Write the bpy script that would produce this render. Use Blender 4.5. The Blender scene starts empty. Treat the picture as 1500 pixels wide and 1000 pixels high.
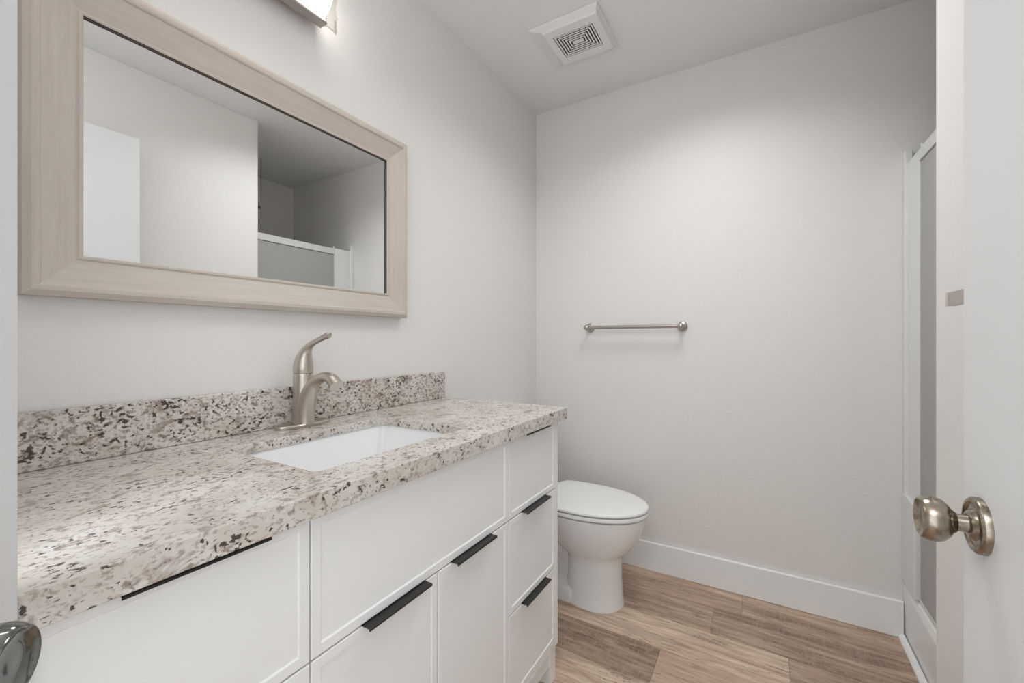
import bpy, bmesh, math, random
from mathutils import Vector, Matrix

sc = bpy.context.scene
C = sc.collection
PI = math.pi

# ------------------------------------------------------------ camera, world, exposure
cam_d = bpy.data.cameras.new('camera')
cam = bpy.data.objects.new('camera', cam_d)
C.objects.link(cam)
cam.location = (1.1218, 0.0, 1.1422)
cam.rotation_euler = (PI / 2, 0, math.radians(30.6))
cam_d.sensor_width = 36.0
cam_d.sensor_fit = 'HORIZONTAL'
cam_d.lens = 620.5 / 1500 * 36
cam_d.shift_y = -2.0 / 1500
cam_d.clip_start = 0.02
sc.camera = cam

world = bpy.data.worlds.new('world')
sc.world = world
world.use_nodes = True
bg = world.node_tree.nodes['Background']
bg.inputs[0].default_value = (0.94, 0.975, 1.0, 1)
bg.inputs[1].default_value = 1.9

sc.view_settings.view_transform = 'Standard'
sc.view_settings.look = 'None'
sc.view_settings.gamma = 1.0
sc.view_settings.use_curve_mapping = False
sc.view_settings.exposure = 0.09
LAMP_GLOW = 8.0
HALL_FILL_POWER = 15.0
CEILING_FILL_POWER = 5.8

# added fill lights with no fitting: one behind the camera, one under the ceiling
for nm, loc, size, watt in (('hall_fill', (0.95, -0.75, 2.40), 0.8, HALL_FILL_POWER),
                            ('ceiling_fill', (0.92, 1.46, 2.425), 0.50, CEILING_FILL_POWER)):
    ld = bpy.data.lights.new(nm, 'AREA')
    ld.shape = 'DISK'
    ld.size = size
    ld.energy = watt
    ld.spread = math.radians(140 if nm == 'ceiling_fill' else 180)
    ld.color = (0.975, 0.99, 1.0)
    lo = bpy.data.objects.new(nm, ld)
    lo.location = loc
    C.objects.link(lo)


# ------------------------------------------------------------ helpers
def mesh_obj(name, bm, mat, parent=None, smooth=False, bevel=0.0, seg=2, angle=35):
    bmesh.ops.recalc_face_normals(bm, faces=bm.faces)
    me = bpy.data.meshes.new(name)
    bm.to_mesh(me)
    bm.free()
    mats = mat if isinstance(mat, (list, tuple)) else [mat]
    for m in mats:
        me.materials.append(m)
    o = bpy.data.objects.new(name, me)
    C.objects.link(o)
    if parent is not None:
        o.parent = parent
        o.matrix_parent_inverse = Matrix.Translation(-Vector(parent.location))
    if bevel > 0:
        b = o.modifiers.new('bevel', 'BEVEL')
        b.width = bevel
        b.segments = seg
        b.limit_method = 'ANGLE'
        b.angle_limit = math.radians(angle)
        b.harden_normals = False
        smooth = True
    if smooth:
        for p in me.polygons:
            p.use_smooth = True
        w = o.modifiers.new('wn', 'WEIGHTED_NORMAL')
        w.keep_sharp = True
        try:
            me.set_sharp_from_angle(angle=math.radians(50))
        except Exception:
            pass
    return o


def thing(name, label, cat, loc, group=None):
    o = bpy.data.objects.new(name, None)
    o.location = loc
    o.empty_display_size = 0.05
    C.objects.link(o)
    o['label'] = label
    o['category'] = cat
    if group:
        o['group'] = group
    return o


def tag(o, label, cat, group=None):
    o['label'] = label
    o['category'] = cat
    if group:
        o['group'] = group
    return o


def struct(o):
    o['kind'] = 'structure'
    return o


def add_box(bm, x0, x1, y0, y1, z0, z1):
    v = [bm.verts.new(p) for p in ((x0, y0, z0), (x1, y0, z0), (x1, y1, z0), (x0, y1, z0),
                                   (x0, y0, z1), (x1, y0, z1), (x1, y1, z1), (x0, y1, z1))]
    for f in ((0, 3, 2, 1), (4, 5, 6, 7), (0, 1, 5, 4), (1, 2, 6, 5), (2, 3, 7, 6), (3, 0, 4, 7)):
        bm.faces.new([v[i] for i in f])
    return v


def box(x0, x1, y0, y1, z0, z1):
    bm = bmesh.new()
    add_box(bm, x0, x1, y0, y1, z0, z1)
    return bm


def add_loft(bm, rings, cap0=True, cap1=True):
    """rings: lists of points with the same count; skinned one to the next"""
    rv = [[bm.verts.new(p) for p in r] for r in rings]
    n = len(rv[0])
    for a, b in zip(rv, rv[1:]):
        for i in range(n):
            j = (i + 1) % n
            bm.faces.new((a[i], a[j], b[j], b[i]))
    if cap0:
        bm.faces.new(rv[0][::-1])
    if cap1:
        bm.faces.new(rv[-1])
    return rv


def add_lathe(bm, profile, origin, axis, n=40, cap0=True, cap1=True):
    """profile: (t along the axis, radius) pairs"""
    a = Vector(axis).normalized()
    u = a.orthogonal().normalized()
    w = a.cross(u)
    o = Vector(origin)
    rings = []
    for t, r in profile:
        rings.append([o + a * t + (u * math.cos(2 * PI * i / n) + w * math.sin(2 * PI * i / n)) * max(r, 1e-4)
                      for i in range(n)])
    add_loft(bm, rings, cap0, cap1)


def catmull(pts, per=8):
    """smooth curve through (x,y,z,r) tuples"""
    P = [Vector(p) for p in pts]
    P = [P[0] * 2 - P[1]] + P + [P[-1] * 2 - P[-2]]
    out = []
    for i in range(1, len(P) - 2):
        p0, p1, p2, p3 = P[i - 1:i + 3]
        for k in range(per):
            t = k / per
            out.append(0.5 * ((2 * p1) + (p2 - p0) * t + (2 * p0 - 5 * p1 + 4 * p2 - p3) * t * t
                              + (3 * p1 - p0 - 3 * p2 + p3) * t ** 3))
    out.append(P[-2])
    return out


def add_tube(bm, pts4, n=24, flat=None):
    """tube through (x,y,z,r) samples lying in a plane of constant y; flat = width factor along y"""
    rings = []
    for i, p in enumerate(pts4):
        a = Vector(pts4[max(i - 1, 0)][:3])
        b = Vector(pts4[min(i + 1, len(pts4) - 1)][:3])
        t = (b - a).normalized()
        u = Vector((0, 1, 0))
        if abs(t.dot(u)) > 0.95:
            u = Vector((1, 0, 0))
        w = t.cross(u).normalized()
        u = w.cross(t).normalized()
        fy = flat[i] if flat else 1.0
        c = Vector(p[:3])
        r = p[3]
        rings.append([c + u * math.cos(2 * PI * k / n) * r * fy + w * math.sin(2 * PI * k / n) * r for k in range(n)])
    add_loft(bm, rings)


def rrect(x0, x1, y0, y1, r, z, k=6):
    """rounded rectangle ring at height z"""
    pts = []
    for cx, cy, a0 in ((x1 - r, y1 - r, 0), (x0 + r, y1 - r, 90), (x0 + r, y0 + r, 180), (x1 - r, y0 + r, 270)):
        for i in range(k + 1):
            a = math.radians(a0 + 90 * i / k)
            pts.append(Vector((cx + r * math.cos(a), cy + r * math.sin(a), z)))
    return pts


# ------------------------------------------------------------ materials
def new_mat(name, col=(0.8, 0.8, 0.8), rough=0.5, metal=0.0, spec=0.5):
    m = bpy.data.materials.new(name)
    m.use_nodes = True
    b = m.node_tree.nodes['Principled BSDF']
    b.inputs['Base Color'].default_value = (*col, 1)
    b.inputs['Roughness'].default_value = rough
    b.inputs['Metallic'].default_value = metal
    b.inputs['Specular IOR Level'].default_value = spec
    return m


class G:
    """small node-graph builder"""
    def __init__(self, m):
        self.t = m.node_tree
        self.n = self.t.nodes
        self.b = self.n['Principled BSDF']
        self.tc = self.n.new('ShaderNodeTexCoord')

    def link(self, a, b):
        self.t.links.new(a, b)

    def mapping(self, scale=(1, 1, 1), rot=(0, 0, 0), loc=(0, 0, 0), src=None):
        mp = self.n.new('ShaderNodeMapping')
        mp.inputs['Scale'].default_value = scale
        mp.inputs['Rotation'].default_value = rot
        mp.inputs['Location'].default_value = loc
        self.link(src if src is not None else self.tc.outputs['Object'], mp.inputs['Vector'])
        return mp.outputs[0]

    def noise(self, vec, scale, detail=3, rough=0.5, dist=0.0):
        t = self.n.new('ShaderNodeTexNoise')
        t.inputs['Scale'].default_value = scale
        t.inputs['Detail'].default_value = detail
        t.inputs['Roughness'].default_value = rough
        t.inputs['Distortion'].default_value = dist
        self.link(vec, t.inputs['Vector'])
        return t.outputs['Fac']

    def voronoi(self, vec, scale, rand=1.0):
        t = self.n.new('ShaderNodeTexVoronoi')
        t.inputs['Scale'].default_value = scale
        t.inputs['Randomness'].default_value = rand
        self.link(vec, t.inputs['Vector'])
        return t

    def ramp(self, fac, stops, interp='LINEAR'):
        r = self.n.new('ShaderNodeValToRGB')
        r.color_ramp.interpolation = interp
        e = r.color_ramp.elements
        while len(e) > len(stops):
            e.remove(e[-1])
        while len(e) < len(stops):
            e.new(0.5)
        for el, (p, c) in zip(e, stops):
            el.position = p
            el.color = (*c, 1) if isinstance(c, (tuple, list)) else (c, c, c, 1)
        self.link(fac, r.inputs[0])
        return r.outputs[0]

    def math(self, op, a, b=None, clamp=False):
        m = self.n.new('ShaderNodeMath')
        m.operation = op
        m.use_clamp = clamp
        for i, v in enumerate((a, b)):
            if v is None:
                continue
            if isinstance(v, (int, float)):
                m.inputs[i].default_value = v
            else:
                self.link(v, m.inputs[i])
        return m.outputs[0]

    def mix(self, fac, a, b, mode='MIX'):
        m = self.n.new('ShaderNodeMix')
        m.data_type = 'RGBA'
        m.blend_type = mode
        for sock, v in ((m.inputs[0], fac), (m.inputs[6], a), (m.inputs[7], b)):
            if isinstance(v, (int, float)):
                sock.default_value = v
            elif isinstance(v, (tuple, list)):
                sock.default_value = (*v, 1)
            else:
                self.link(v, sock)
        return m.outputs[2]

    def bump(self, height, strength=0.2, dist=0.002):
        bp = self.n.new('ShaderNodeBump')
        bp.inputs['Strength'].default_value = strength
        bp.inputs['Distance'].default_value = dist
        self.link(height, bp.inputs['Height'])
        self.link(bp.outputs[0], self.b.inputs['Normal'])

    def color(self, c):
        self.link(c, self.b.inputs['Base Color'])


WALL = (0.825, 0.805, 0.782)


def wall_mat(name, patch=False, WALL=WALL):
    m = new_mat(name, WALL, 0.42, spec=0.35)
    g = G(m)
    v = g.mapping()
    n = g.noise(v, 130, 3, 0.55)
    n2 = g.noise(v, 45, 2, 0.5)
    g.bump(g.math('ADD', n, g.math('MULTIPLY', n2, 0.7)), 0.34, 0.0016)
    tone = g.mix(g.noise(v, 1.2, 2), tuple(c * 0.985 for c in WALL), tuple(min(1, c * 1.015) for c in WALL))
    if patch:                        # the unpainted outline left by an older, longer light fitting
        sep = g.n.new('ShaderNodeSeparateXYZ')
        g.link(v, sep.inputs[0])
        y, z = sep.outputs[1], sep.outputs[2]
        wob = g.math('MULTIPLY', g.math('SUBTRACT', g.noise(v, 30, 2), 0.5), 0.02)
        yy = g.math('ADD', y, wob)
        zz = g.math('ADD', z, wob)
        inside = g.math('MULTIPLY', g.math('LESS_THAN', yy, 0.842), g.math('GREATER_THAN', zz, 2.075))
        inside = g.math('MULTIPLY', inside, g.math('LESS_THAN', zz, 2.19))
        inside = g.math('MULTIPLY', inside, g.math('GREATER_THAN', yy, 0.1))
        core = g.math('MULTIPLY', g.math('LESS_THAN', yy, 0.834), g.math('GREATER_THAN', zz, 2.081))
        edge = g.math('MULTIPLY', inside, g.math('SUBTRACT', 1.0, core))
        edge = g.math('MULTIPLY', edge, g.math('LESS_THAN', zz, 2.115))
        tone = g.mix(g.math('MULTIPLY', inside, 0.8), tone, (0.60, 0.565, 0.52))
        tone = g.mix(g.math('MULTIPLY', edge, 0.75), tone, (0.40, 0.35, 0.31))
    g.color(tone)
    return m


M = {}
M['wall'] = wall_mat('greige_wall_paint')
M['wall_patch'] = wall_mat('greige_wall_paint_patched', True)
M['ceiling'] = wall_mat('ceiling_paint', WALL=(0.88, 0.875, 0.865))
M['trim'] = new_mat('white_trim_paint', (0.92, 0.925, 0.925), 0.35)
M['door'] = new_mat('white_door_paint', (0.80, 0.81, 0.82), 0.38)
M['cabinet'] = new_mat('white_cabinet_lacquer', (0.91, 0.918, 0.915), 0.38)
M['ceramic'] = new_mat('white_glazed_ceramic', (0.92, 0.925, 0.922), 0.12)
M['plastic'] = new_mat('white_plastic', (0.91, 0.915, 0.91), 0.3)
M['fan_plastic'] = new_mat('off_white_fan_plastic', (0.85, 0.85, 0.84), 0.4)
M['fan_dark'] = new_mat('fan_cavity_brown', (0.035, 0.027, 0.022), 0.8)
M['shower_flange'] = new_mat('white_shower_flange', (0.80, 0.81, 0.81), 0.25)
M['shower_frame'] = new_mat('pale_grey_shower_frame', (0.68, 0.69, 0.69), 0.3)
M['shower_white'] = new_mat('white_shower_acrylic', (0.90, 0.905, 0.905), 0.25)
M['black'] = new_mat('matte_black_metal', (0.012, 0.0115, 0.011), 0.40, 0.0)
M['lip'] = new_mat('dark_frame_rabbet', (0.07, 0.055, 0.045), 0.7)
M['rubber'] = new_mat('dark_gap', (0.05, 0.05, 0.05), 0.8)

# brushed nickel
def metal_mat(name, col, rough, axis=(1, 1, 30)):
    m = new_mat(name, col, rough, 1.0)
    g = G(m)
    n = g.noise(g.mapping(axis), 60, 2)
    g.link(g.ramp(n, [(0.2, rough * 0.85), (0.8, rough * 1.2)]), g.b.inputs['Roughness'])
    return m


M['nickel'] = metal_mat('brushed_nickel', (0.58, 0.53, 0.48), 0.30)
M['bar_nickel'] = metal_mat('brushed_nickel_bar', (0.50, 0.46, 0.43), 0.32, (30, 1, 1))
M['cap_nickel'] = metal_mat('pale_nickel_cap', (0.72, 0.69, 0.66), 0.35)
M['lamp_nickel'] = metal_mat('brushed_nickel_lamp', (0.42, 0.38, 0.355), 0.38, (1, 30, 1))
m = new_mat('antique_nickel', (0.40, 0.345, 0.28), 0.22, 1.0)
g = G(m)
nz = g.noise(g.mapping(), 45, 4, 0.6)
g.color(g.ramp(nz, [(0.35, (0.22, 0.18, 0.14)), (0.6, (0.45, 0.395, 0.325))]))
g.link(g.ramp(nz, [(0.3, 0.32), (0.7, 0.16)]), g.b.inputs['Roughness'])
M['antique'] = m
m = new_mat('darkened_chrome', (0.24, 0.25, 0.245), 0.12, 1.0)  # chrome base darkened to stand for the black reflections on the left knob
M['chrome_dark'] = m

# mirror glass
M['mirror'] = new_mat('mirror_silver', (0.90, 0.91, 0.905), 0.0, 1.0)

# glowing lamp diffuser (a lamp that is on)
m = new_mat('lit_lamp_acrylic', (0.9, 0.9, 0.9), 0.4)
b = m.node_tree.nodes['Principled BSDF']
b.inputs['Emission Color'].default_value = (1.0, 0.975, 0.94, 1)
b.inputs['Emission Strength'].default_value = LAMP_GLOW
M['glow'] = m

# obscure grey shower glass
m = new_mat('obscure_grey_glass', (0.56, 0.555, 0.54), 0.38)
b = m.node_tree.nodes['Principled BSDF']
b.inputs['Transmission Weight'].default_value = 0.35
g = G(m)
g.bump(g.noise(g.mapping((1, 1, 0.25)), 60, 2), 0.15, 0.001)
M['glass'] = m


# granite: cream ground, taupe drifts, white quartz, brown and black specks
def granite(name, dense):
    m = new_mat(name, (0.7, 0.65, 0.6), 0.16)
    g = G(m)
    v = g.mapping()
    big = g.noise(g.mapping((1, 0.6, 1), (0, 0, 0.5)), 11, 4, 0.6, 0.4)
    base = g.ramp(big, [(0.30, (0.78, 0.755, 0.72)), (0.45, (0.70, 0.655, 0.61)), (0.58, (0.655, 0.60, 0.55)),
                        (0.70, (0.56, 0.505, 0.46))])
    # taupe drifts, drawn out across the counter
    dr = g.noise(g.mapping((1.0, 0.72, 1.0), (0, 0, 0.45), (3, 1, 2)), 24, 4, 0.60, 0.8)
    base = g.mix(g.ramp(dr, [(0.585, 0.0), (0.64, 0.72)]), base, (0.33, 0.265, 0.225))
    # fine grey-brown speckle everywhere
    sp = g.noise(g.mapping((1, 0.7, 1), (0, 0, 0.3)), 150, 3, 0.6)
    lim = 0.515 if dense else 0.55
    base = g.mix(g.ramp(sp, [(lim, 0.0), (lim + 0.09, 0.62 if dense else 0.50)]), base, (0.24, 0.18, 0.14))
    sp2 = g.noise(g.mapping((1, 0.62, 1), (0, 0, 0.3), (5, 5, 5)), 75, 4, 0.66, 0.5)
    lm2 = 0.545 if dense else 0.565
    base = g.mix(g.ramp(sp2, [(lm2, 0.0), (lm2 + 0.085, 0.80 if dense else 0.66)]), base, (0.19, 0.135, 0.10))
    # clustered dark grains
    cl = g.noise(g.mapping((1, 1, 1), (0, 0, 0), (7, 2, 5)), 20, 3, 0.6)
    gr = g.noise(g.mapping((1, 0.8, 1), (0, 0, 0), (1, 8, 3)), 135, 2, 0.5, 0.3)
    k = g.math('ADD', g.math('MULTIPLY', cl, 0.55), g.math('MULTIPLY', gr, 0.95))
    lo_ = 0.845 if dense else 0.875
    base = g.mix(g.ramp(k, [(lo_, 0.0), (lo_ + 0.06, 0.94)]), base, (0.040, 0.027, 0.021))
    # small white quartz chips
    wv = g.noise(g.mapping((1, 1, 1), (0, 0, 0), (4, 4, 1)), 60, 2)
    base = g.mix(g.ramp(wv, [(0.62, 0.0), (0.68, 0.5)]), base, (0.80, 0.78, 0.75))
    g.color(base)
    return m


M['granite'] = granite('speckled_cream_granite', False)
M['granite_splash'] = granite('speckled_cream_granite_upright', True)


# whitewashed frame wood, grain along one axis
def frame_wood(name, scale):
    m = new_mat(name, (0.5, 0.44, 0.38), 0.45)
    g = G(m)
    v = g.mapping(scale)
    n = g.noise(v, 14, 5, 0.6)
    c = g.ramp(n, [(0.3, (0.555, 0.490, 0.435)), (0.55, (0.600, 0.535, 0.478)), (0.75, (0.630, 0.567, 0.512))])
    g.color(c)
    g.bump(n, 0.05, 0.0005)
    return m


M['frame_h'] = frame_wood('whitewashed_wood_horizontal', (6, 0.5, 8))
M['frame_v'] = frame_wood('whitewashed_wood_vertical', (6, 8, 0.5))

# floor planks: the tone of each board is stored on its faces
m = new_mat('oak_look_vinyl_plank', (0.4, 0.3, 0.2), 0.42, spec=0.4)
g = G(m)
at = g.n.new('ShaderNodeAttribute')
at.attribute_name = 'plank'
sepc = g.n.new('ShaderNodeSeparateColor')
g.link(at.outputs['Color'], sepc.inputs[0])
comb = g.n.new('ShaderNodeCombineXYZ')
g.link(g.math('MULTIPLY', sepc.outputs[1], 37.0), comb.inputs[0])
g.link(g.math('MULTIPLY', sepc.outputs[1], 11.0), comb.inputs[1])
va = g.n.new('ShaderNodeVectorMath')
va.operation = 'ADD'
g.link(g.tc.outputs['Object'], va.inputs[0])
g.link(comb.outputs[0], va.inputs[1])
vec = va.outputs[0]
grain = g.noise(g.mapping((1.3, 15, 1), src=vec), 3.0, 7, 0.66, 0.9)
fine = g.noise(g.mapping((4, 90, 1), src=vec), 3.0, 3, 0.6)
cloud = g.noise(g.mapping((0.9, 4.0, 1), src=vec), 2.0, 5, 0.60, 0.8)
light = g.ramp(grain, [(0.30, (0.43, 0.29, 0.205)), (0.43, (0.64, 0.465, 0.345)), (0.55, (0.79, 0.61, 0.475)),
                       (0.70, (0.87, 0.71, 0.57))])
dark = g.ramp(grain, [(0.30, (0.12, 0.080, 0.060)), (0.43, (0.25, 0.168, 0.124)), (0.55, (0.40, 0.28, 0.208)),
                      (0.70, (0.57, 0.42, 0.315))])
# the red channel (board tone) and slow clouds decide between the light and the dark boards
sel = g.math('ADD', sepc.outputs[0], g.math('MULTIPLY', g.math('SUBTRACT', cloud, 0.5), 3.4), clamp=True)
col = g.mix(sel, dark, light)
col = g.mix(g.math('MULTIPLY', sepc.outputs[2], 0.42), col, (0.62, 0.415, 0.305))
col = g.mix(g.ramp(fine, [(0.35, 0.30), (0.55, 0.0)]), col, (0.20, 0.14, 0.105))
# cracks and knots
cr = g.noise(g.mapping((1.4, 13, 1), (0, 0, 0.03), src=vec), 2.6, 4, 0.55, 1.6)
crk = g.ramp(g.math('ABSOLUTE', g.math('SUBTRACT', cr, 0.5)), [(0.0, 1.0), (0.016, 0.0)])
gate = g.ramp(g.noise(g.mapping((1, 2.5, 1), src=vec), 4.5, 2), [(0.46, 0.0), (0.56, 0.85)])
col = g.mix(g.math('MULTIPLY', crk, gate), col, (0.07, 0.045, 0.03))
# cross-sawn scratches on the darker patches
saw = g.noise(g.mapping((60, 6, 1), (0, 0, 0.6), src=vec), 2.2, 3, 0.6, 1.2)
sg = g.math('MULTIPLY', g.ramp(saw, [(0.50, 0.0), (0.62, 0.55)]), g.ramp(sel, [(0.15, 1.0), (0.5, 0.0)]))
col = g.mix(sg, col, (0.42, 0.34, 0.275))
g.color(col)
g.bump(fine, 0.08, 0.0005)
M['floor'] = m

# ------------------------------------------------------------ room
H = 2.44
YB = 2.171          # back wall
XR = 1.481          # right wall face
XS = 2.36           # far wall of the shower
YP = 1.397          # end of the right wall, shower begins

# floor of separate boards, one mesh, tones measured row by row
rnd = random.Random(5)
bm = bmesh.new()
cl = bm.loops.layers.float_color.new('plank')
rows = [  # (y0, y1, [(x0, x1, tone, warm)])
    (2.000, 2.20, [(-0.05, 1.046, 0.58, 0.85), (1.046, 2.40, 0.34, 0.50)]),
    (1.815, 2.000, [(-0.05, 0.945, 0.40, 0.50), (0.945, 2.40, 0.12, 0.25)]),
    (1.630, 1.815, [(-0.05, 1.202, 0.95, 0.05), (1.202, 2.40, 0.26, 0.4)]),
    (1.445, 1.630, [(-0.05, 0.797, 0.02, 0.1), (0.797, 1.95, 0.78, 0.95), (1.95, 2.40, 0.4, 0.2)]),
    (1.260, 1.445, [(-0.05, 1.00, 0.95, 0.1), (1.00, 2.40, 0.45, 0.4)]),
]
y1 = 1.260
while y1 > -1.3:
    xs = -0.05 - rnd.uniform(0, 0.9)
    segs = []
    while xs < 2.4:
        xe = xs + 1.22
        segs.append((max(xs, -0.05), min(xe, 2.4), rnd.choice((0.1, 0.3, 0.55, 0.95)), rnd.random() * 0.7))
        xs = xe
    rows.append((y1 - 0.185, y1, [s for s in segs if s[1] - s[0] > 0.02]))
    y1 -= 0.185
gp = 0.0004
for y0, y1_, segs in rows:
    for x0, x1, tone, warm in segs:
        vs = add_box(bm, x0 + gp, x1 - gp, y0 + gp, y1_ - gp, -0.02, 0.0)
        off = rnd.random()
        for f in {f for v in vs for f in v.link_faces}:
            for l in f.loops:
                l[cl] = (tone, off, warm, 1)
floor = struct(mesh_obj('floor', bm, M['floor']))
struct(mesh_obj('floor_underlay', box(-0.1, 2.45, -1.4, 2.25, -0.06, -0.021), M['rubber']))

struct(mesh_obj('wall_left', box(-0.10, 0.0, 0.0, YB + 0.1, 0.0, H), M['wall_patch']))
struct(mesh_obj('wall_back', box(0.0, XS, YB, YB + 0.10, 0.0, H), M['wall']))
bm = bmesh.new()
prof = [(XR, 0.035), (XR, YP), (XS, YP), (XS, YP - 0.12), (XR + 0.12, YP - 0.12), (XR + 0.12, 0.035)]
add_loft(bm, [[Vector((x, y, 0.0)) for x, y in prof], [Vector((x, y, H)) for x, y in prof]])
struct(mesh_obj('wall_right', bm, M['wall'], bevel=0.002))
struct(mesh_obj('wall_shower', box(XS, XS + 0.1, YP - 0.12, YB + 0.1, 0.0, H), M['wall']))
bm = bmesh.new()
add_box(bm, 1.395, XR + 0.12, -0.085, 0.034, 0.0, H)
add_box(bm, 0.0, 0.46, -0.085, -0.001, 0.0, H)  # unseen front wall stub, width tuned to dim the near left wall
struct(mesh_obj('wall_front', bm, M['wall']))
struct(mesh_obj('ceiling', box(-0.10, XS + 0.1, 0.0, YB + 0.1, H, H + 0.08), M['ceiling']))


def baseboard(name, x0, x1, y0, y1):
    struct(mesh_obj(name, box(x0, x1, y0, y1, 0.0, 0.141), M['trim'], bevel=0.004))


baseboard('baseboard_back', 0.016, 1.588, YB - 0.016, YB)
baseboard('baseboard_left', 0.0, 0.016, 1.36, YB)
baseboard('baseboard_right', XR - 0.016, XR, 0.05, YP - 0.001)
baseboard('baseboard_front', 1.41, XR - 0.017, 0.0345, 0.048)


# ------------------------------------------------------------ doors
def knob_parts(parent, pos, axis, mat, k=0.9):
    """round passage knob: rose against the door, neck, tulip shaped grip with a dished face"""
    bm = bmesh.new()
    add_lathe(bm, [(0.0, 0.034), (0.006, 0.034), (0.009, 0.0315), (0.0095, 0.028), (0.007, 0.026), (0.0075, 0.019),
                   (0.012, 0.016), (0.014, 0.0125)], pos, axis, 48)
    mesh_obj('rose', bm, mat, parent, smooth=True)
    bm = bmesh.new()
    add_lathe(bm, [(t * k, r) for t, r in ((0.010, 0.0115), (0.026, 0.0105), (0.0265, 0.0125), (0.030, 0.015), (0.034, 0.0205), (0.040, 0.0255),
                   (0.047, 0.0278), (0.054, 0.0277), (0.060, 0.0262), (0.0635, 0.0245), (0.0645, 0.0232),
                   (0.0635, 0.0215), (0.0605, 0.0195), (0.0595, 0.013), (0.0600, 0.005), (0.0600, 0.0005))],
              pos, axis, 48)
    mesh_obj('knob', bm, mat, parent, smooth=True)


D1X = 1.355
bm = box(D1X, D1X + 0.035, 0.04, 0.802, 0.012, 2.062)
d1 = struct(mesh_obj('door_1', bm, M['door'], bevel=0.0015))
knob_parts(d1, (D1X, 0.746, 0.9126), (-1, 0, 0), M['antique'])
bm = bmesh.new()
add_box(bm, D1X + 0.005, D1X + 0.030, 0.8015, 0.804, 0.885, 0.942)
mesh_obj('latch_plate', bm, M['antique'], d1)

# second leaf, at the left edge of the view, standing ajar beside the vanity
E = Vector((0.552, 0.1009, 0))
u = Vector((0.766, -0.643, 0)).normalized()
nrm = Vector((0.643, 0.766, 0)).normalized()
W2 = 0.46
bm = bmesh.new()
th = 0.030
pts = [E, E + u * W2, E + u * W2 - nrm * th, E - nrm * th]
add_loft(bm, [[p + Vector((0, 0, 0.012)) for p in pts], [p + Vector((0, 0, 2.05)) for p in pts]])
d2 = struct(mesh_obj('door_2', bm, M['door'], bevel=0.0015))
kp = E + u * 0.101 + Vector((0, 0, 0.9126))
knob_parts(d2, kp, nrm, M['chrome_dark'])

# ------------------------------------------------------------ vanity cabinet
FX = 0.525           # plane of the drawer fronts
VY0, VY1 = 0.079, 1.314
ZB, ZT = 0.137, 0.874
van = thing('vanity_cabinet', 'white vanity cabinet with slim framed drawer fronts and black edge pulls', 'cabinet',
            (0.26, 0.697, 0))
bm = bmesh.new()
for ya, yb in ((VY0, 0.4023), (0.991, VY1)):
    add_box(bm, 0.018, FX - 0.022, ya, yb, 0.118, ZT - 0.004)         # side banks, the basin's well stays open between them
add_box(bm, 0.018, 0.036, 0.4023, 0.991, 0.118, ZT - 0.004)
add_box(bm, FX - 0.032, FX - 0.022, 0.4023, 0.991, 0.118, ZT - 0.004)
add_box(bm, 0.036, FX - 0.032, 0.4023, 0.991, 0.118, 0.136)
add_box(bm, FX - 0.022, FX, VY0, VY0 + 0.009, 0.118, ZT - 0.004)      # end stiles
add_box(bm, FX - 0.022, FX, VY1 - 0.018, VY1, 0.118, ZT - 0.004)
add_box(bm, FX - 0.022, FX - 0.001, VY0 + 0.018, VY1 - 0.018, 0.118, 0.1345)
mesh_obj('body', bm, M['cabinet'], van, bevel=0.0012)
bm = bmesh.new()
add_box(bm, FX - 0.032, FX - 0.012, VY0 + 0.045, VY1 - 0.045, 0.062, 0.1175)
mesh_obj('base_rail', bm, M['cabinet'], van, bevel=0.001)
for (xa, xb) in ((FX - 0.05, FX - 0.007), (0.03, 0.075)):
    for (ya, yb) in ((VY0 + 0.004, VY0 + 0.045), (VY1 - 0.045, VY1 - 0.004)):
        mesh_obj('foot', box(xa, xb, ya, yb, 0.0, 0.1175), M['cabinet'], van, bevel=0.0015)
mesh_obj('toe_panel', box(0.40, 0.415, VY0 + 0.05, VY1 - 0.05, 0.0, 0.117), M['cabinet'], van)


def front(name, y0, y1, z0, z1, handle=None, along=0.5, length=0.158):
    """slim framed front: raised narrow border round a slightly sunk panel"""
    b_, dep, t = 0.0165, 0.0028, 0.020
    bm = bmesh.new()
    def ring(i, x):
        return [Vector((x, y0 + i, z0 + i)), Vector((x, y1 - i, z0 + i)), Vector((x, y1 - i, z1 - i)), Vector((x, y0 + i, z1 - i))]
    add_loft(bm, [ring(0, FX - t), ring(0, FX - 0.0015), ring(0.0015, FX), ring(b_, FX), ring(b_ + 0.0022, FX - dep)])
    o = mesh_obj(name, bm, M['cabinet'], van)
    if handle:
        yc = y0 + (y1 - y0) * along
        bm = bmesh.new()
        zt = z1 + 0.0005
        lip = 0.0030 if z1 > 0.8 else 0.0036
        pf = [(FX - 0.012, zt), (FX - 0.012, zt + 0.0012), (FX + 0.0170, zt + 0.0012), (FX + 0.0190, zt - 0.0004),
              (FX + 0.0190, zt - lip), (FX + 0.0172, zt - lip), (FX + 0.0170, zt)]
        add_loft(bm, [[Vector((x, yc - length / 2, z)) for x, z in pf], [Vector((x, yc + length / 2, z)) for x, z in pf]])
        h = mesh_obj('handle', bm, M['black'], van)
        h.parent = o
        h.matrix_parent_inverse = Matrix.Identity(4)
        h['label'] = 'black edge pull'
        # o itself sits at world origin under van, so keep h in the same frame
        h.matrix_parent_inverse = Matrix.Translation(Vector((0, 0, 0)))
    return o


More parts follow.
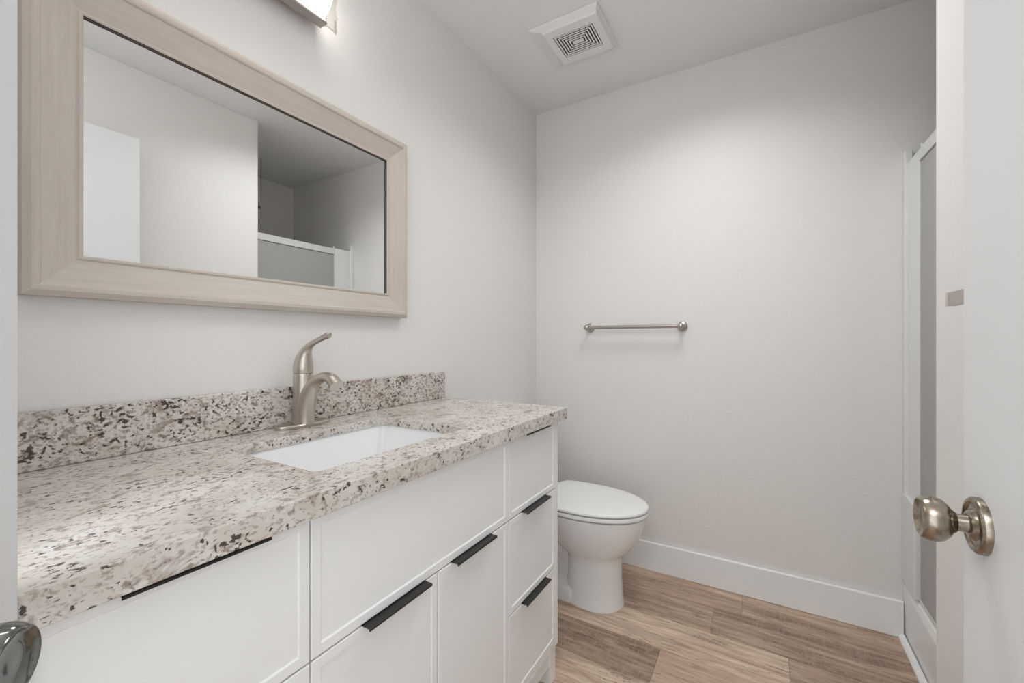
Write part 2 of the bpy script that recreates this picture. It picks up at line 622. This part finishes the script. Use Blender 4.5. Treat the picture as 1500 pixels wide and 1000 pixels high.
Y1, Y2 = 0.4023, 0.991
SEAM = 0.0013
zs = [(0.649, 0.8715), (0.3855, 0.646), (0.1365, 0.3825)]
for z0, z1 in zs:
    front('drawer', VY0 + 0.0105, Y1 - SEAM, z0, z1, True, 0.525)
for z0, z1 in zs:
    front('drawer', Y2 + SEAM, VY1 - 0.0195, z0, z1, True)
front('drawer', Y1 + SEAM, Y2 - SEAM, 0.649, 0.8715)
YM = 0.6985
front('door', Y1 + SEAM, YM - SEAM, 0.1365, 0.646, True, 0.60, 0.160)
front('door', YM + SEAM, Y2 - SEAM, 0.1365, 0.646, True, 0.43, 0.160)

# ------------------------------------------------------------ counter, backsplash, basin
CZ = 0.912
CX = 0.5455
CY0, CY1 = 0.098, 1.349
SX0, SX1, SY0, SY1 = 0.147, 0.452, 0.462, 0.893
bm = bmesh.new()


def loop_at(pts, dz):
    return [bm.verts.new(p + Vector((0, 0, dz))) for p in pts]


def ring_edges(vs):
    out = []
    for i in range(len(vs)):
        a, b_ = vs[i], vs[(i + 1) % len(vs)]
        out.append(bm.edges.get((a, b_)) or bm.edges.new((a, b_)))
    return out


def skin(a, b_):
    for i in range(len(a)):
        j = (i + 1) % len(a)
        bm.faces.new((a[i], a[j], b_[j], b_[i]))


def rect(x0, x1, y0, y1):
    return [Vector((x0, y0, CZ)), Vector((x1, y0, CZ)), Vector((x1, y1, CZ)), Vector((x0, y1, CZ))]


# 2 cm slab with a built-up edge, and the basin's cut-out
SLAB = 0.021
o0 = loop_at(rect(0.001, CX, CY0, CY1), 0)
o1 = loop_at(rect(0.001, CX, CY0, CY1), -0.038)
i1 = loop_at(rect(0.004, CX - 0.045, CY0 + 0.03, CY1 - 0.03), -0.038)
i0 = loop_at(rect(0.004, CX - 0.045, CY0 + 0.03, CY1 - 0.03), -SLAB)
hole = rrect(SX0, SX1, SY0, SY1, 0.022, CZ, 6)
h0 = loop_at(hole, 0)
h1 = loop_at(hole, -SLAB)
skin(o0, o1)
skin(o1, i1)
skin(i1, i0)
skin(h0, h1)
bmesh.ops.triangle_fill(bm, use_beauty=True, use_dissolve=False, edges=ring_edges(o0) + ring_edges(h0))
bmesh.ops.triangle_fill(bm, use_beauty=True, use_dissolve=False, edges=ring_edges(i0) + ring_edges(h1))
counter = mesh_obj('countertop', bm, M['granite'], bevel=0.0032, seg=3, angle=60)
tag(counter, 'speckled cream and brown granite countertop with rectangular basin cut-out', 'countertop')
splash = mesh_obj('backsplash', box(0.001, 0.021, CY0, 1.332, CZ + 0.0005, 1.0155), M['granite_splash'], bevel=0.0015)
tag(splash, 'low granite backsplash strip standing along the wall below the mirror', 'backsplash')

sink = thing('sink', 'white rectangular undermount basin set in the granite countertop', 'sink',
             ((SX0 + SX1) / 2, (SY0 + SY1) / 2, 0.74))
bm = bmesh.new()
zt = CZ - SLAB - 0.0005
rg = []
for i, z, r in ((-0.026, zt, 0.04), (-0.004, zt, 0.018), (-0.003, zt - 0.006, 0.018), (0.004, zt - 0.04, 0.018),
                (0.014, zt - 0.095, 0.020), (0.022, zt - 0.120, 0.028), (0.045, zt - 0.135, 0.04),
                (0.10, zt - 0.140, 0.03)):
    rg.append(rrect(SX0 + i, SX1 - i, SY0 + i * 1.5, SY1 - i * 1.5, r, z, 8))
outr = []
for i, z, r in ((0.085, zt - 0.150, 0.03), (0.015, zt - 0.145, 0.04), (-0.008, zt - 0.10, 0.04), (-0.012, zt - 0.012, 0.035),
                (-0.026, zt - 0.010, 0.04)):
    outr.append(rrect(SX0 + i, SX1 - i, SY0 + i * 1.5, SY1 - i * 1.5, r, z, 8))
rv = add_loft(bm, rg, cap0=False, cap1=True)
ro = add_loft(bm, outr, cap0=True, cap1=False)
n = len(rv[0])
for i in range(n):
    bm.faces.new((ro[-1][i], ro[-1][(i + 1) % n], rv[0][(i + 1) % n], rv[0][i]))
mesh_obj('basin', bm, M['ceramic'], sink, smooth=True)
bm = bmesh.new()
add_lathe(bm, [(0.0005, 0.031), (0.003, 0.030), (0.0035, 0.022), (0.001, 0.020), (0.001, 0.001)],
          ((SX0 + SX1) / 2, (SY0 + SY1) / 2, zt - 0.140), (0, 0, 1))
mesh_obj('drain', bm, M['nickel'], sink, smooth=True)

# ------------------------------------------------------------ faucet
FXc, FY = 0.055, 0.697
fau = thing('faucet', 'brushed nickel single-lever faucet with curved spout behind the basin', 'faucet', (FXc, FY, CZ))
bm = bmesh.new()
rg = []
def oval(ax, ay, z):
    pts = []
    for i in range(48):
        a = 2 * PI * i / 48
        c, s = math.cos(a), math.sin(a)
        pts.append(Vector((FXc + ax * math.copysign(abs(c) ** 0.8, c), FY + ay * s, z)))
    return pts
add_loft(bm, [oval(0.031, 0.076, CZ + 0.0004), oval(0.032, 0.077, CZ + 0.006), oval(0.0305, 0.0755, CZ + 0.009), oval(0.026, 0.07, CZ + 0.0105)])
mesh_obj('deck_plate', bm, M['nickel'], fau, smooth=True)
bm = bmesh.new()
add_lathe(bm, [(0.008, 0.0285), (0.018, 0.0270), (0.05, 0.0255), (0.10, 0.0250), (0.138, 0.0250), (0.1405, 0.0243), (0.142, 0.0225)],
          (FXc, FY, CZ), (0, 0, 1))
mesh_obj('column', bm, M['nickel'], fau, smooth=True)
bm = bmesh.new()
sp = catmull([(0.066, FY, CZ + 0.009, 0.0235), (0.067, FY, 0.945, 0.0225), (0.072, FY, 0.975, 0.0215), (0.086, FY, 1.008, 0.019),
              (0.110, FY, 1.034, 0.0150), (0.146, FY, 1.047, 0.0130), (0.175, FY, 1.042, 0.0150), (0.194, FY, 1.026, 0.0175)], 8)
add_tube(bm, [tuple(p) for p in sp], 28)
mesh_obj('spout', bm, M['nickel'], fau, smooth=True)
bm = bmesh.new()
hp = catmull([(0.055, FY, CZ + 0.1428, 0.0245), (0.0555, FY, 1.068, 0.0255), (0.0575, FY, 1.085, 0.0235), (0.063, FY, 1.103, 0.0180),
              (0.074, FY, 1.119, 0.0120), (0.093, FY, 1.132, 0.0082), (0.120, FY, 1.142, 0.0070), (0.148, FY, 1.151, 0.0075),
              (0.162, FY, 1.155, 0.0078), (0.170, FY, 1.157, 0.0040)], 7)
add_tube(bm, [tuple(p) for p in hp], 28)
mesh_obj('lever_handle', bm, M['nickel'], fau, smooth=True)

# ------------------------------------------------------------ mirror
mir = thing('wall_mirror', 'large rectangular mirror in a whitewashed wood frame above the vanity', 'mirror', (0.0, 0.651, 1.5275))
GY0, GY1, GZ0, GZ1 = 0.2765, 1.0265, 1.3013, 1.7545
prof = [(0.012, 0.0126), (0.0, 0.0126), (0.0, 0.0185), (0.002, 0.0205), (0.006, 0.0205), (0.0085, 0.0180),
        (0.0095, 0.0175), (0.058, 0.0345), (0.0595, 0.0380), (0.0625, 0.0400), (0.070, 0.0400), (0.0735, 0.0375),
        (0.077, 0.0350), (0.080, 0.0330), (0.080, 0.0015), (0.012, 0.0015)]
bm = bmesh.new()
cor = []
for sy, sz, yy, zz in ((-1, -1, GY0, GZ0), (1, -1, GY1, GZ0), (1, 1, GY1, GZ1), (-1, 1, GY0, GZ1)):
    cor.append([bm.verts.new((x, yy + sy * d, zz + sz * d)) for d, x in prof])
for k in range(4):
    a, b_ = cor[k], cor[(k + 1) % 4]
    for i in range(len(prof)):
        j = (i + 1) % len(prof)
        f = bm.faces.new((a[i], a[j], b_[j], b_[i]))
        f.material_index = 2 if i == 1 else k % 2
mesh_obj('frame', bm, [M['frame_h'], M['frame_v'], M['lip']], mir)
mesh_obj('mirror_glass', box(0.006, 0.012, GY0 - 0.010, GY1 + 0.010, GZ0 - 0.010, GZ1 + 0.010), M['mirror'], mir)

# ------------------------------------------------------------ vanity light
LY0, LY1 = 0.18, 0.766
lamp = thing('wall_light', 'brushed nickel bar light with lit white diffuser above the mirror', 'wall light', (0.0, (LY0 + LY1) / 2, 2.05))
ZL0, ZL1 = 2.036, 2.188
bm = bmesh.new()
add_box(bm, 0.0005, 0.0305, LY0 + 0.10, LY1 - 0.10, ZL0 + 0.030, ZL1 - 0.030)
mesh_obj('back_plate', bm, M['lamp_nickel'], lamp, bevel=0.002)
bm = bmesh.new()                       # tray: back sheet with a lower and an upper flange
pf = [(0.031, ZL0), (0.0595, ZL0), (0.0605, ZL0 + 0.001), (0.0605, ZL0 + 0.006), (0.0590, ZL0 + 0.006), (0.0585, ZL0 + 0.0025), (0.0335, ZL0 + 0.0025),
      (0.0335, ZL1 - 0.0025), (0.0585, ZL1 - 0.0025), (0.0590, ZL1 - 0.006), (0.0605, ZL1 - 0.006), (0.0605, ZL1 - 0.001), (0.0595, ZL1), (0.031, ZL1)]
add_loft(bm, [[Vector((x, LY0, z)) for x, z in pf], [Vector((x, LY1, z)) for x, z in pf]])
mesh_obj('tray', bm, M['lamp_nickel'], lamp)
bm = bmesh.new()
rings = []
zc = (ZL0 + ZL1) / 2
for yy in (LY0 + 0.003, LY1 - 0.003):
    r = [Vector((0.035, yy, ZL0 + 0.003)), Vector((0.0565, yy, ZL0 + 0.003)), Vector((0.0565, yy, ZL0 + 0.020))]
    for i in range(33):
        a = math.radians(-68 + 136 * i / 32)
        r.append(Vector((0.041 + 0.050 * math.cos(a), yy, zc + 0.058 * math.sin(a))))
    r += [Vector((0.0565, yy, ZL1 - 0.020)), Vector((0.0565, yy, ZL1 - 0.003)), Vector((0.035, yy, ZL1 - 0.003))]
    rings.append(r)
add_loft(bm, rings)
mesh_obj('diffuser', bm, M['glow'], lamp)
for zz in (ZL0 + 0.0155, ZL1 - 0.0155):
    bm = bmesh.new()
    add_lathe(bm, [(0, 0.0018), (LY1 - LY0 - 0.004, 0.0018)], (0.0592, LY0 + 0.002, zz), (0, 1, 0), 12)
    mesh_obj('trim_wire', bm, M['lamp_nickel'], lamp)

# ------------------------------------------------------------ exhaust fan grille in the ceiling
fan = thing('exhaust_fan', 'square white exhaust fan cover with concentric slots on the ceiling', 'exhaust fan', (0.430, 1.710, H))
FX0, FX1, FY0, FY1 = 0.278, 0.576, 1.562, 1.852
IX0, IX1, IY0, IY1 = 0.331, 0.566, 1.580, 1.806
bm = bmesh.new()
def sq(x0, x1, y0, y1, z):
    return [Vector((x0, y0, z)), Vector((x1, y0, z)), Vector((x1, y1, z)), Vector((x0, y1, z))]
SLX, SLY = 0.0315, 0.0415
add_loft(bm, [sq(FX0, FX1, FY0, FY1, H - 0.0005), sq(FX0, FX1, FY0, FY1, H - 0.006), sq(FX0 + 0.006, FX1 - 0.004, FY0 + 0.004, FY1 - 0.006, H - 0.009),
              sq(IX0, IX1, IY0, IY1, H - 0.0205), sq(IX0, IX1, IY0, IY1, H - 0.028), sq(IX0 + 0.002, IX1 - 0.002, IY0 + 0.002, IY1 - 0.002, H - 0.030),
              sq(IX0 + SLX, IX1 - SLX, IY0 + SLY, IY1 - SLY, H - 0.030), sq(IX0 + SLX, IX1 - SLX, IY0 + SLY, IY1 - SLY, H - 0.016)],
         cap0=False, cap1=False)
mesh_obj('cover', bm, M['fan_plastic'], fan)
bm = bmesh.new()
gx0, gx1, gy0, gy1 = IX0 + SLX, IX1 - SLX, IY0 + SLY, IY1 - SLY
pitch, land = 0.0115, 0.0058
for k in range(6):
    i0 = 0.0040 + k * pitch
    i1 = i0 + land
    if k == 5:
        add_box(bm, gx0 + i0, gx1 - i0, gy0 + i0, gy1 - i0, H - 0.0290, H - 0.0275)
        break
    rgs = [sq(gx0 + i0, gx1 - i0, gy0 + i0, gy1 - i0, H - 0.0275), sq(gx0 + i0, gx1 - i0, gy0 + i0, gy1 - i0, H - 0.029),
           sq(gx0 + i1, gx1 - i1, gy0 + i1, gy1 - i1, H - 0.029), sq(gx0 + i1, gx1 - i1, gy0 + i1, gy1 - i1, H - 0.0275)]
    rv = add_loft(bm, rgs, False, False)
    for i in range(4):
        bm.faces.new((rv[3][i], rv[3][(i + 1) % 4], rv[0][(i + 1) % 4], rv[0][i]))
mesh_obj('grille', bm, M['fan_plastic'], fan)
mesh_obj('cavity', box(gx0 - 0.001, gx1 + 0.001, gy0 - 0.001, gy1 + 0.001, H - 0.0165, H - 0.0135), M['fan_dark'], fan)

# ------------------------------------------------------------ towel bars
tb = thing('towel_bar', 'round brushed nickel towel bar on the back wall beside the toilet', 'towel bar', (0.559, YB, 1.208),)
for x in (0.327, 0.791):
    bm = bmesh.new()
    add_lathe(bm, [(0.0005, 0.0235), (0.006, 0.0235), (0.009, 0.020), (0.012, 0.012), (0.030, 0.0095), (0.046, 0.0095), (0.049, 0.0135),
                   (0.060, 0.0140), (0.066, 0.0120), (0.069, 0.0070), (0.0695, 0.0005)], (x, YB, 1.208), (0, -1, 0), 32)
    mesh_obj('post', bm, M['bar_nickel'], tb, smooth=True)
bm = bmesh.new()
add_lathe(bm, [(0.0, 0.0085), (0.464, 0.0085)], (0.327, YB - 0.056, 1.208), (1, 0, 0), 24)
mesh_obj('rail', bm, M['bar_nickel'], tb, smooth=True)

tb2 = thing('towel_bar', 'flat square nickel towel bar on the right wall, half hidden by the open door', 'towel bar', (XR, 0.88, 1.222))
mesh_obj('rail', box(1.425, 1.441, 0.572, 1.1150, 1.2075, 1.2325), M['bar_nickel'], tb2, bevel=0.0008)
mesh_obj('end_cap', box(1.4245, 1.4415, 1.1162, 1.127, 1.2070, 1.2330), M['cap_nickel'], tb2, bevel=0.0008)
mesh_obj('cap_joint', box(1.427, 1.4395, 1.1148, 1.1164, 1.2090, 1.2310), M['black'], tb2)
for y0 in (0.572, 1.092):
    bm = box(1.4412, XR - 0.0065, y0 + 0.002, y0 + 0.020, 1.2105, 1.2295)
    mesh_obj('post', bm, M['bar_nickel'], tb2, bevel=0.0008)
    mesh_obj('mounting_plate', box(XR - 0.006, XR - 0.0003, y0 + 0.0005, y0 + 0.0225, 1.2060, 1.2340), M['bar_nickel'], tb2, bevel=0.0008)

# ------------------------------------------------------------ toilet
TY = 1.812
wc = thing('toilet', 'white elongated toilet with closed lid between vanity and back wall', 'toilet', (0.36, TY, 0))


def egg(xb, xf, hw, z, n=56, wide=0.42, sq_=2.0, sqb=2.6):
    """plan outline: blunt back at xb, rounded nose at xf, half width hw"""
    xm = xb + (xf - xb) * wide
    pts = []
    for i in range(n):
        a = 2 * PI * i / n
        c, s = math.cos(a), math.sin(a)
        e = sq_ if c >= 0 else sqb
        px = math.copysign(abs(c) ** (2 / e), c)
        py = math.copysign(abs(s) ** (2 / (e if c < 0 else 2.0)), s)
        L = (xf - xm) if c >= 0 else (xm - xb)
        pts.append(Vector((xm + L * px, TY + hw * py, z)))
    return pts


bm = bmesh.new()
secs = [  # xb, xf, hw, z, wide
    (0.350, 0.607, 0.110, 0.000, 0.55), (0.350, 0.607, 0.110, 0.012, 0.55), (0.355, 0.602, 0.105, 0.030, 0.55),
    (0.362, 0.598, 0.1015, 0.10, 0.55), (0.366, 0.596, 0.100, 0.17, 0.55), (0.362, 0.600, 0.103, 0.205, 0.55),
    (0.330, 0.612, 0.116, 0.225, 0.54), (0.300, 0.640, 0.134, 0.252, 0.52), (0.270, 0.667, 0.152, 0.290, 0.50),
    (0.250, 0.686, 0.166, 0.330, 0.48), (0.235, 0.697, 0.175, 0.365, 0.46), (0.225, 0.702, 0.180, 0.388, 0.45),
    (0.225, 0.702, 0.180, 0.396, 0.45), (0.230, 0.697, 0.175, 0.400, 0.45)]
add_loft(bm, [egg(a, b_, h, z, wide=w) for a, b_, h, z, w in secs])
# rear body that carries the tank, foot flange and trapway bulge
def slab(x0, x1, hw, z, r=0.03):
    return rrect(x0, x1, TY - hw, TY + hw, min(r, hw * 0.9), z, 6)
add_loft(bm, [slab(0.06, 0.42, 0.098, 0.0), slab(0.06, 0.42, 0.098, 0.045), slab(0.07, 0.42, 0.085, 0.060), slab(0.09, 0.42, 0.045, 0.075),
              slab(0.09, 0.42, 0.040, 0.22), slab(0.06, 0.42, 0.075, 0.29), slab(0.04, 0.40, 0.115, 0.335), slab(0.025, 0.36, 0.150, 0.365),
              slab(0.02, 0.34, 0.165, 0.392)])
add_tube(bm, [tuple(p) for p in catmull([(0.37, TY, 0.15, 0.048), (0.32, TY, 0.205, 0.056), (0.26, TY, 0.215, 0.062), (0.21, TY, 0.15, 0.064),
                                         (0.20, TY, 0.05, 0.062)], 6)], 24)
mesh_obj('bowl', bm, M['ceramic'], wc, smooth=True)
bm = bmesh.new()
def seat_ring(i, z, xb=0.248):
    return egg(xb + i * 0.6, 0.712 - i, 0.186 - i, z, wide=0.40, sqb=5.0)
add_loft(bm, [seat_ring(0.006, 0.4035), seat_ring(0.001, 0.406), seat_ring(0.0, 0.413), seat_ring(0.002, 0.4195), seat_ring(0.008, 0.4215)])
mesh_obj('seat', bm, M['plastic'], wc, smooth=True)
bm = bmesh.new()
add_loft(bm, [seat_ring(0.006, 0.4245), seat_ring(0.002, 0.4265), seat_ring(0.001, 0.432), seat_ring(0.004, 0.4375), seat_ring(0.014, 0.4415),
              seat_ring(0.05, 0.4445), seat_ring(0.11, 0.446)])
add_box(bm, 0.232, 0.272, TY - 0.088, TY + 0.088, 0.4245, 0.4485)
mesh_obj('lid', bm, M['plastic'], wc, smooth=True)
for s in (-1, 1):
    bm = bmesh.new()
    add_lathe(bm, [(-0.02, 0.010), (0.02, 0.010)], (0.236, TY + s * 0.105, 0.4275), (0, 1, 0), 20)
    add_box(bm, 0.222, 0.250, TY + s * 0.105 - 0.016, TY + s * 0.105 + 0.016, 0.393, 0.424)
    mesh_obj('hinge', bm, M['plastic'], wc, smooth=False)
bm = bmesh.new()
add_loft(bm, [slab(0.022, 0.170, 0.145, 0.3935, 0.03), slab(0.019, 0.180, 0.165, 0.47, 0.035), slab(0.018, 0.184, 0.170, 0.695, 0.035)])
mesh_obj('tank', bm, M['ceramic'], wc, smooth=True)
bm = bmesh.new()
add_loft(bm, [slab(0.017, 0.190, 0.175, 0.6955, 0.035), slab(0.017, 0.190, 0.175, 0.718, 0.035), slab(0.022, 0.184, 0.169, 0.725, 0.035)])
mesh_obj('tank_lid', bm, M['ceramic'], wc, smooth=True)

# ------------------------------------------------------------ shower
SF = 1.600
sh = thing('shower_stall', 'white one-piece shower stall base and surround in the alcove on the right', 'shower', (1.98, 1.784, 0))
bm = bmesh.new()
pf = [(SF - 0.008, 0.0), (SF - 0.012, 0.19), (SF - 0.006, 0.212), (SF + 0.008, 0.222), (SF + 0.060, 0.224), (SF + 0.075, 0.21), (SF + 0.09, 0.05), (XS - 0.001, 0.04), (XS - 0.001, 0.0)]
add_loft(bm, [[Vector((x, YP + 0.001, z)) for x, z in pf], [Vector((x, YB - 0.001, z)) for x, z in pf]])
mesh_obj('shower_pan', bm, M['shower_white'], sh)
bm = bmesh.new()
pf = [(SF - 0.030, 0.0), (SF - 0.030, 0.010), (SF - 0.022, 0.018), (SF - 0.0125, 0.020), (SF - 0.0085, 0.0)]
add_loft(bm, [[Vector((x, YP + 0.001, z)) for x, z in pf], [Vector((x, YB - 0.017, z)) for x, z in pf]])
mesh_obj('floor_bead', bm, M['trim'], sh)
mesh_obj('wall_panel', box(XS - 0.022, XS - 0.001, YP + 0.001, YB - 0.001, 0.041, 1.80), M['shower_white'], sh, bevel=0.002)
mesh_obj('wall_panel', box(SF + 0.02, XS - 0.0225, YB - 0.020, YB - 0.001, 0.225, 1.80), M['shower_white'], sh, bevel=0.002)
mesh_obj('wall_panel', box(SF + 0.02, XS - 0.0225, YP + 0.001, YP + 0.020, 0.225, 1.80), M['shower_white'], sh, bevel=0.002)
bm = bmesh.new()
add_box(bm, SF - 0.004, SF + 0.015, 2.010, YB - 0.0005, 0.2245, 1.815)
add_box(bm, SF - 0.014, SF + 0.010, YB - 0.030, YB - 0.0005, 0.2245, 1.862)
add_box(bm, SF - 0.016, SF + 0.012, 2.013, YB - 0.0007, 0.2243, 0.555)
mesh_obj('front_flange', bm, M['shower_flange'], sh, bevel=0.003)
mesh_obj('front_flange', box(SF - 0.004, SF + 0.015, YP + 0.0005, YP + 0.022, 0.2245, 1.815), M['shower_flange'], sh, bevel=0.003)

sd = thing('shower_door', 'grey obscure glass shower door with pale header rail', 'shower door', (SF, 1.70, 0.225))
mesh_obj('glass_panel', box(SF - 0.002, SF + 0.006, YP + 0.024, 2.000, 0.236, 1.764), M['glass'], sd)
mesh_obj('header_rail', box(SF - 0.006, SF + 0.014, YP + 0.0225, 2.009, 1.769, 1.812), M['shower_frame'], sd, bevel=0.002)
mesh_obj('side_rail', box(SF - 0.005, SF + 0.012, 2.0005, 2.0095, 0.226, 1.7685), M['shower_frame'], sd, bevel=0.001)
mesh_obj('bottom_rail', box(SF - 0.004, SF + 0.010, YP + 0.0235, 2.000, 0.2255, 0.2355), M['shower_frame'], sd, bevel=0.001)
bm = bmesh.new()
add_lathe(bm, [(0, 0.006), (0.016, 0.006)], (SF + 0.004, 2.004, 1.8122), (0, 0, 1), 16)
mesh_obj('pivot_pin', bm, M['shower_frame'], sd)

hd = thing('shower_sprayer', 'chrome shower head on an arm from the shower alcove wall', 'shower head', (1.95, YP, 2.09))
bm = bmesh.new()
add_lathe(bm, [(0.0005, 0.028), (0.004, 0.028), (0.010, 0.012)], (1.95, YP, 2.08), (0, 1, 0), 24)
mesh_obj('wall_flange', bm, M['chrome_dark'], hd, smooth=True)
bm = bmesh.new()
add_loft(bm, [[Vector((1.95 + 0.009 * math.cos(a), p[0], p[1] + 0.009 * math.sin(a))) for a in [2 * PI * i / 16 for i in range(16)]]
              for p in ((YP + 0.008, 2.08), (YP + 0.12, 2.10), (YP + 0.20, 2.085))])
mesh_obj('arm', bm, M['chrome_dark'], hd, smooth=True)
bm = bmesh.new()
add_lathe(bm, [(0.0, 0.012), (0.025, 0.015), (0.05, 0.034), (0.062, 0.036), (0.064, 0.030)], (1.95, YP + 0.195, 2.088), (0, 0.82, -0.57), 28)
mesh_obj('spray_head', bm, M['chrome_dark'], hd, smooth=True)
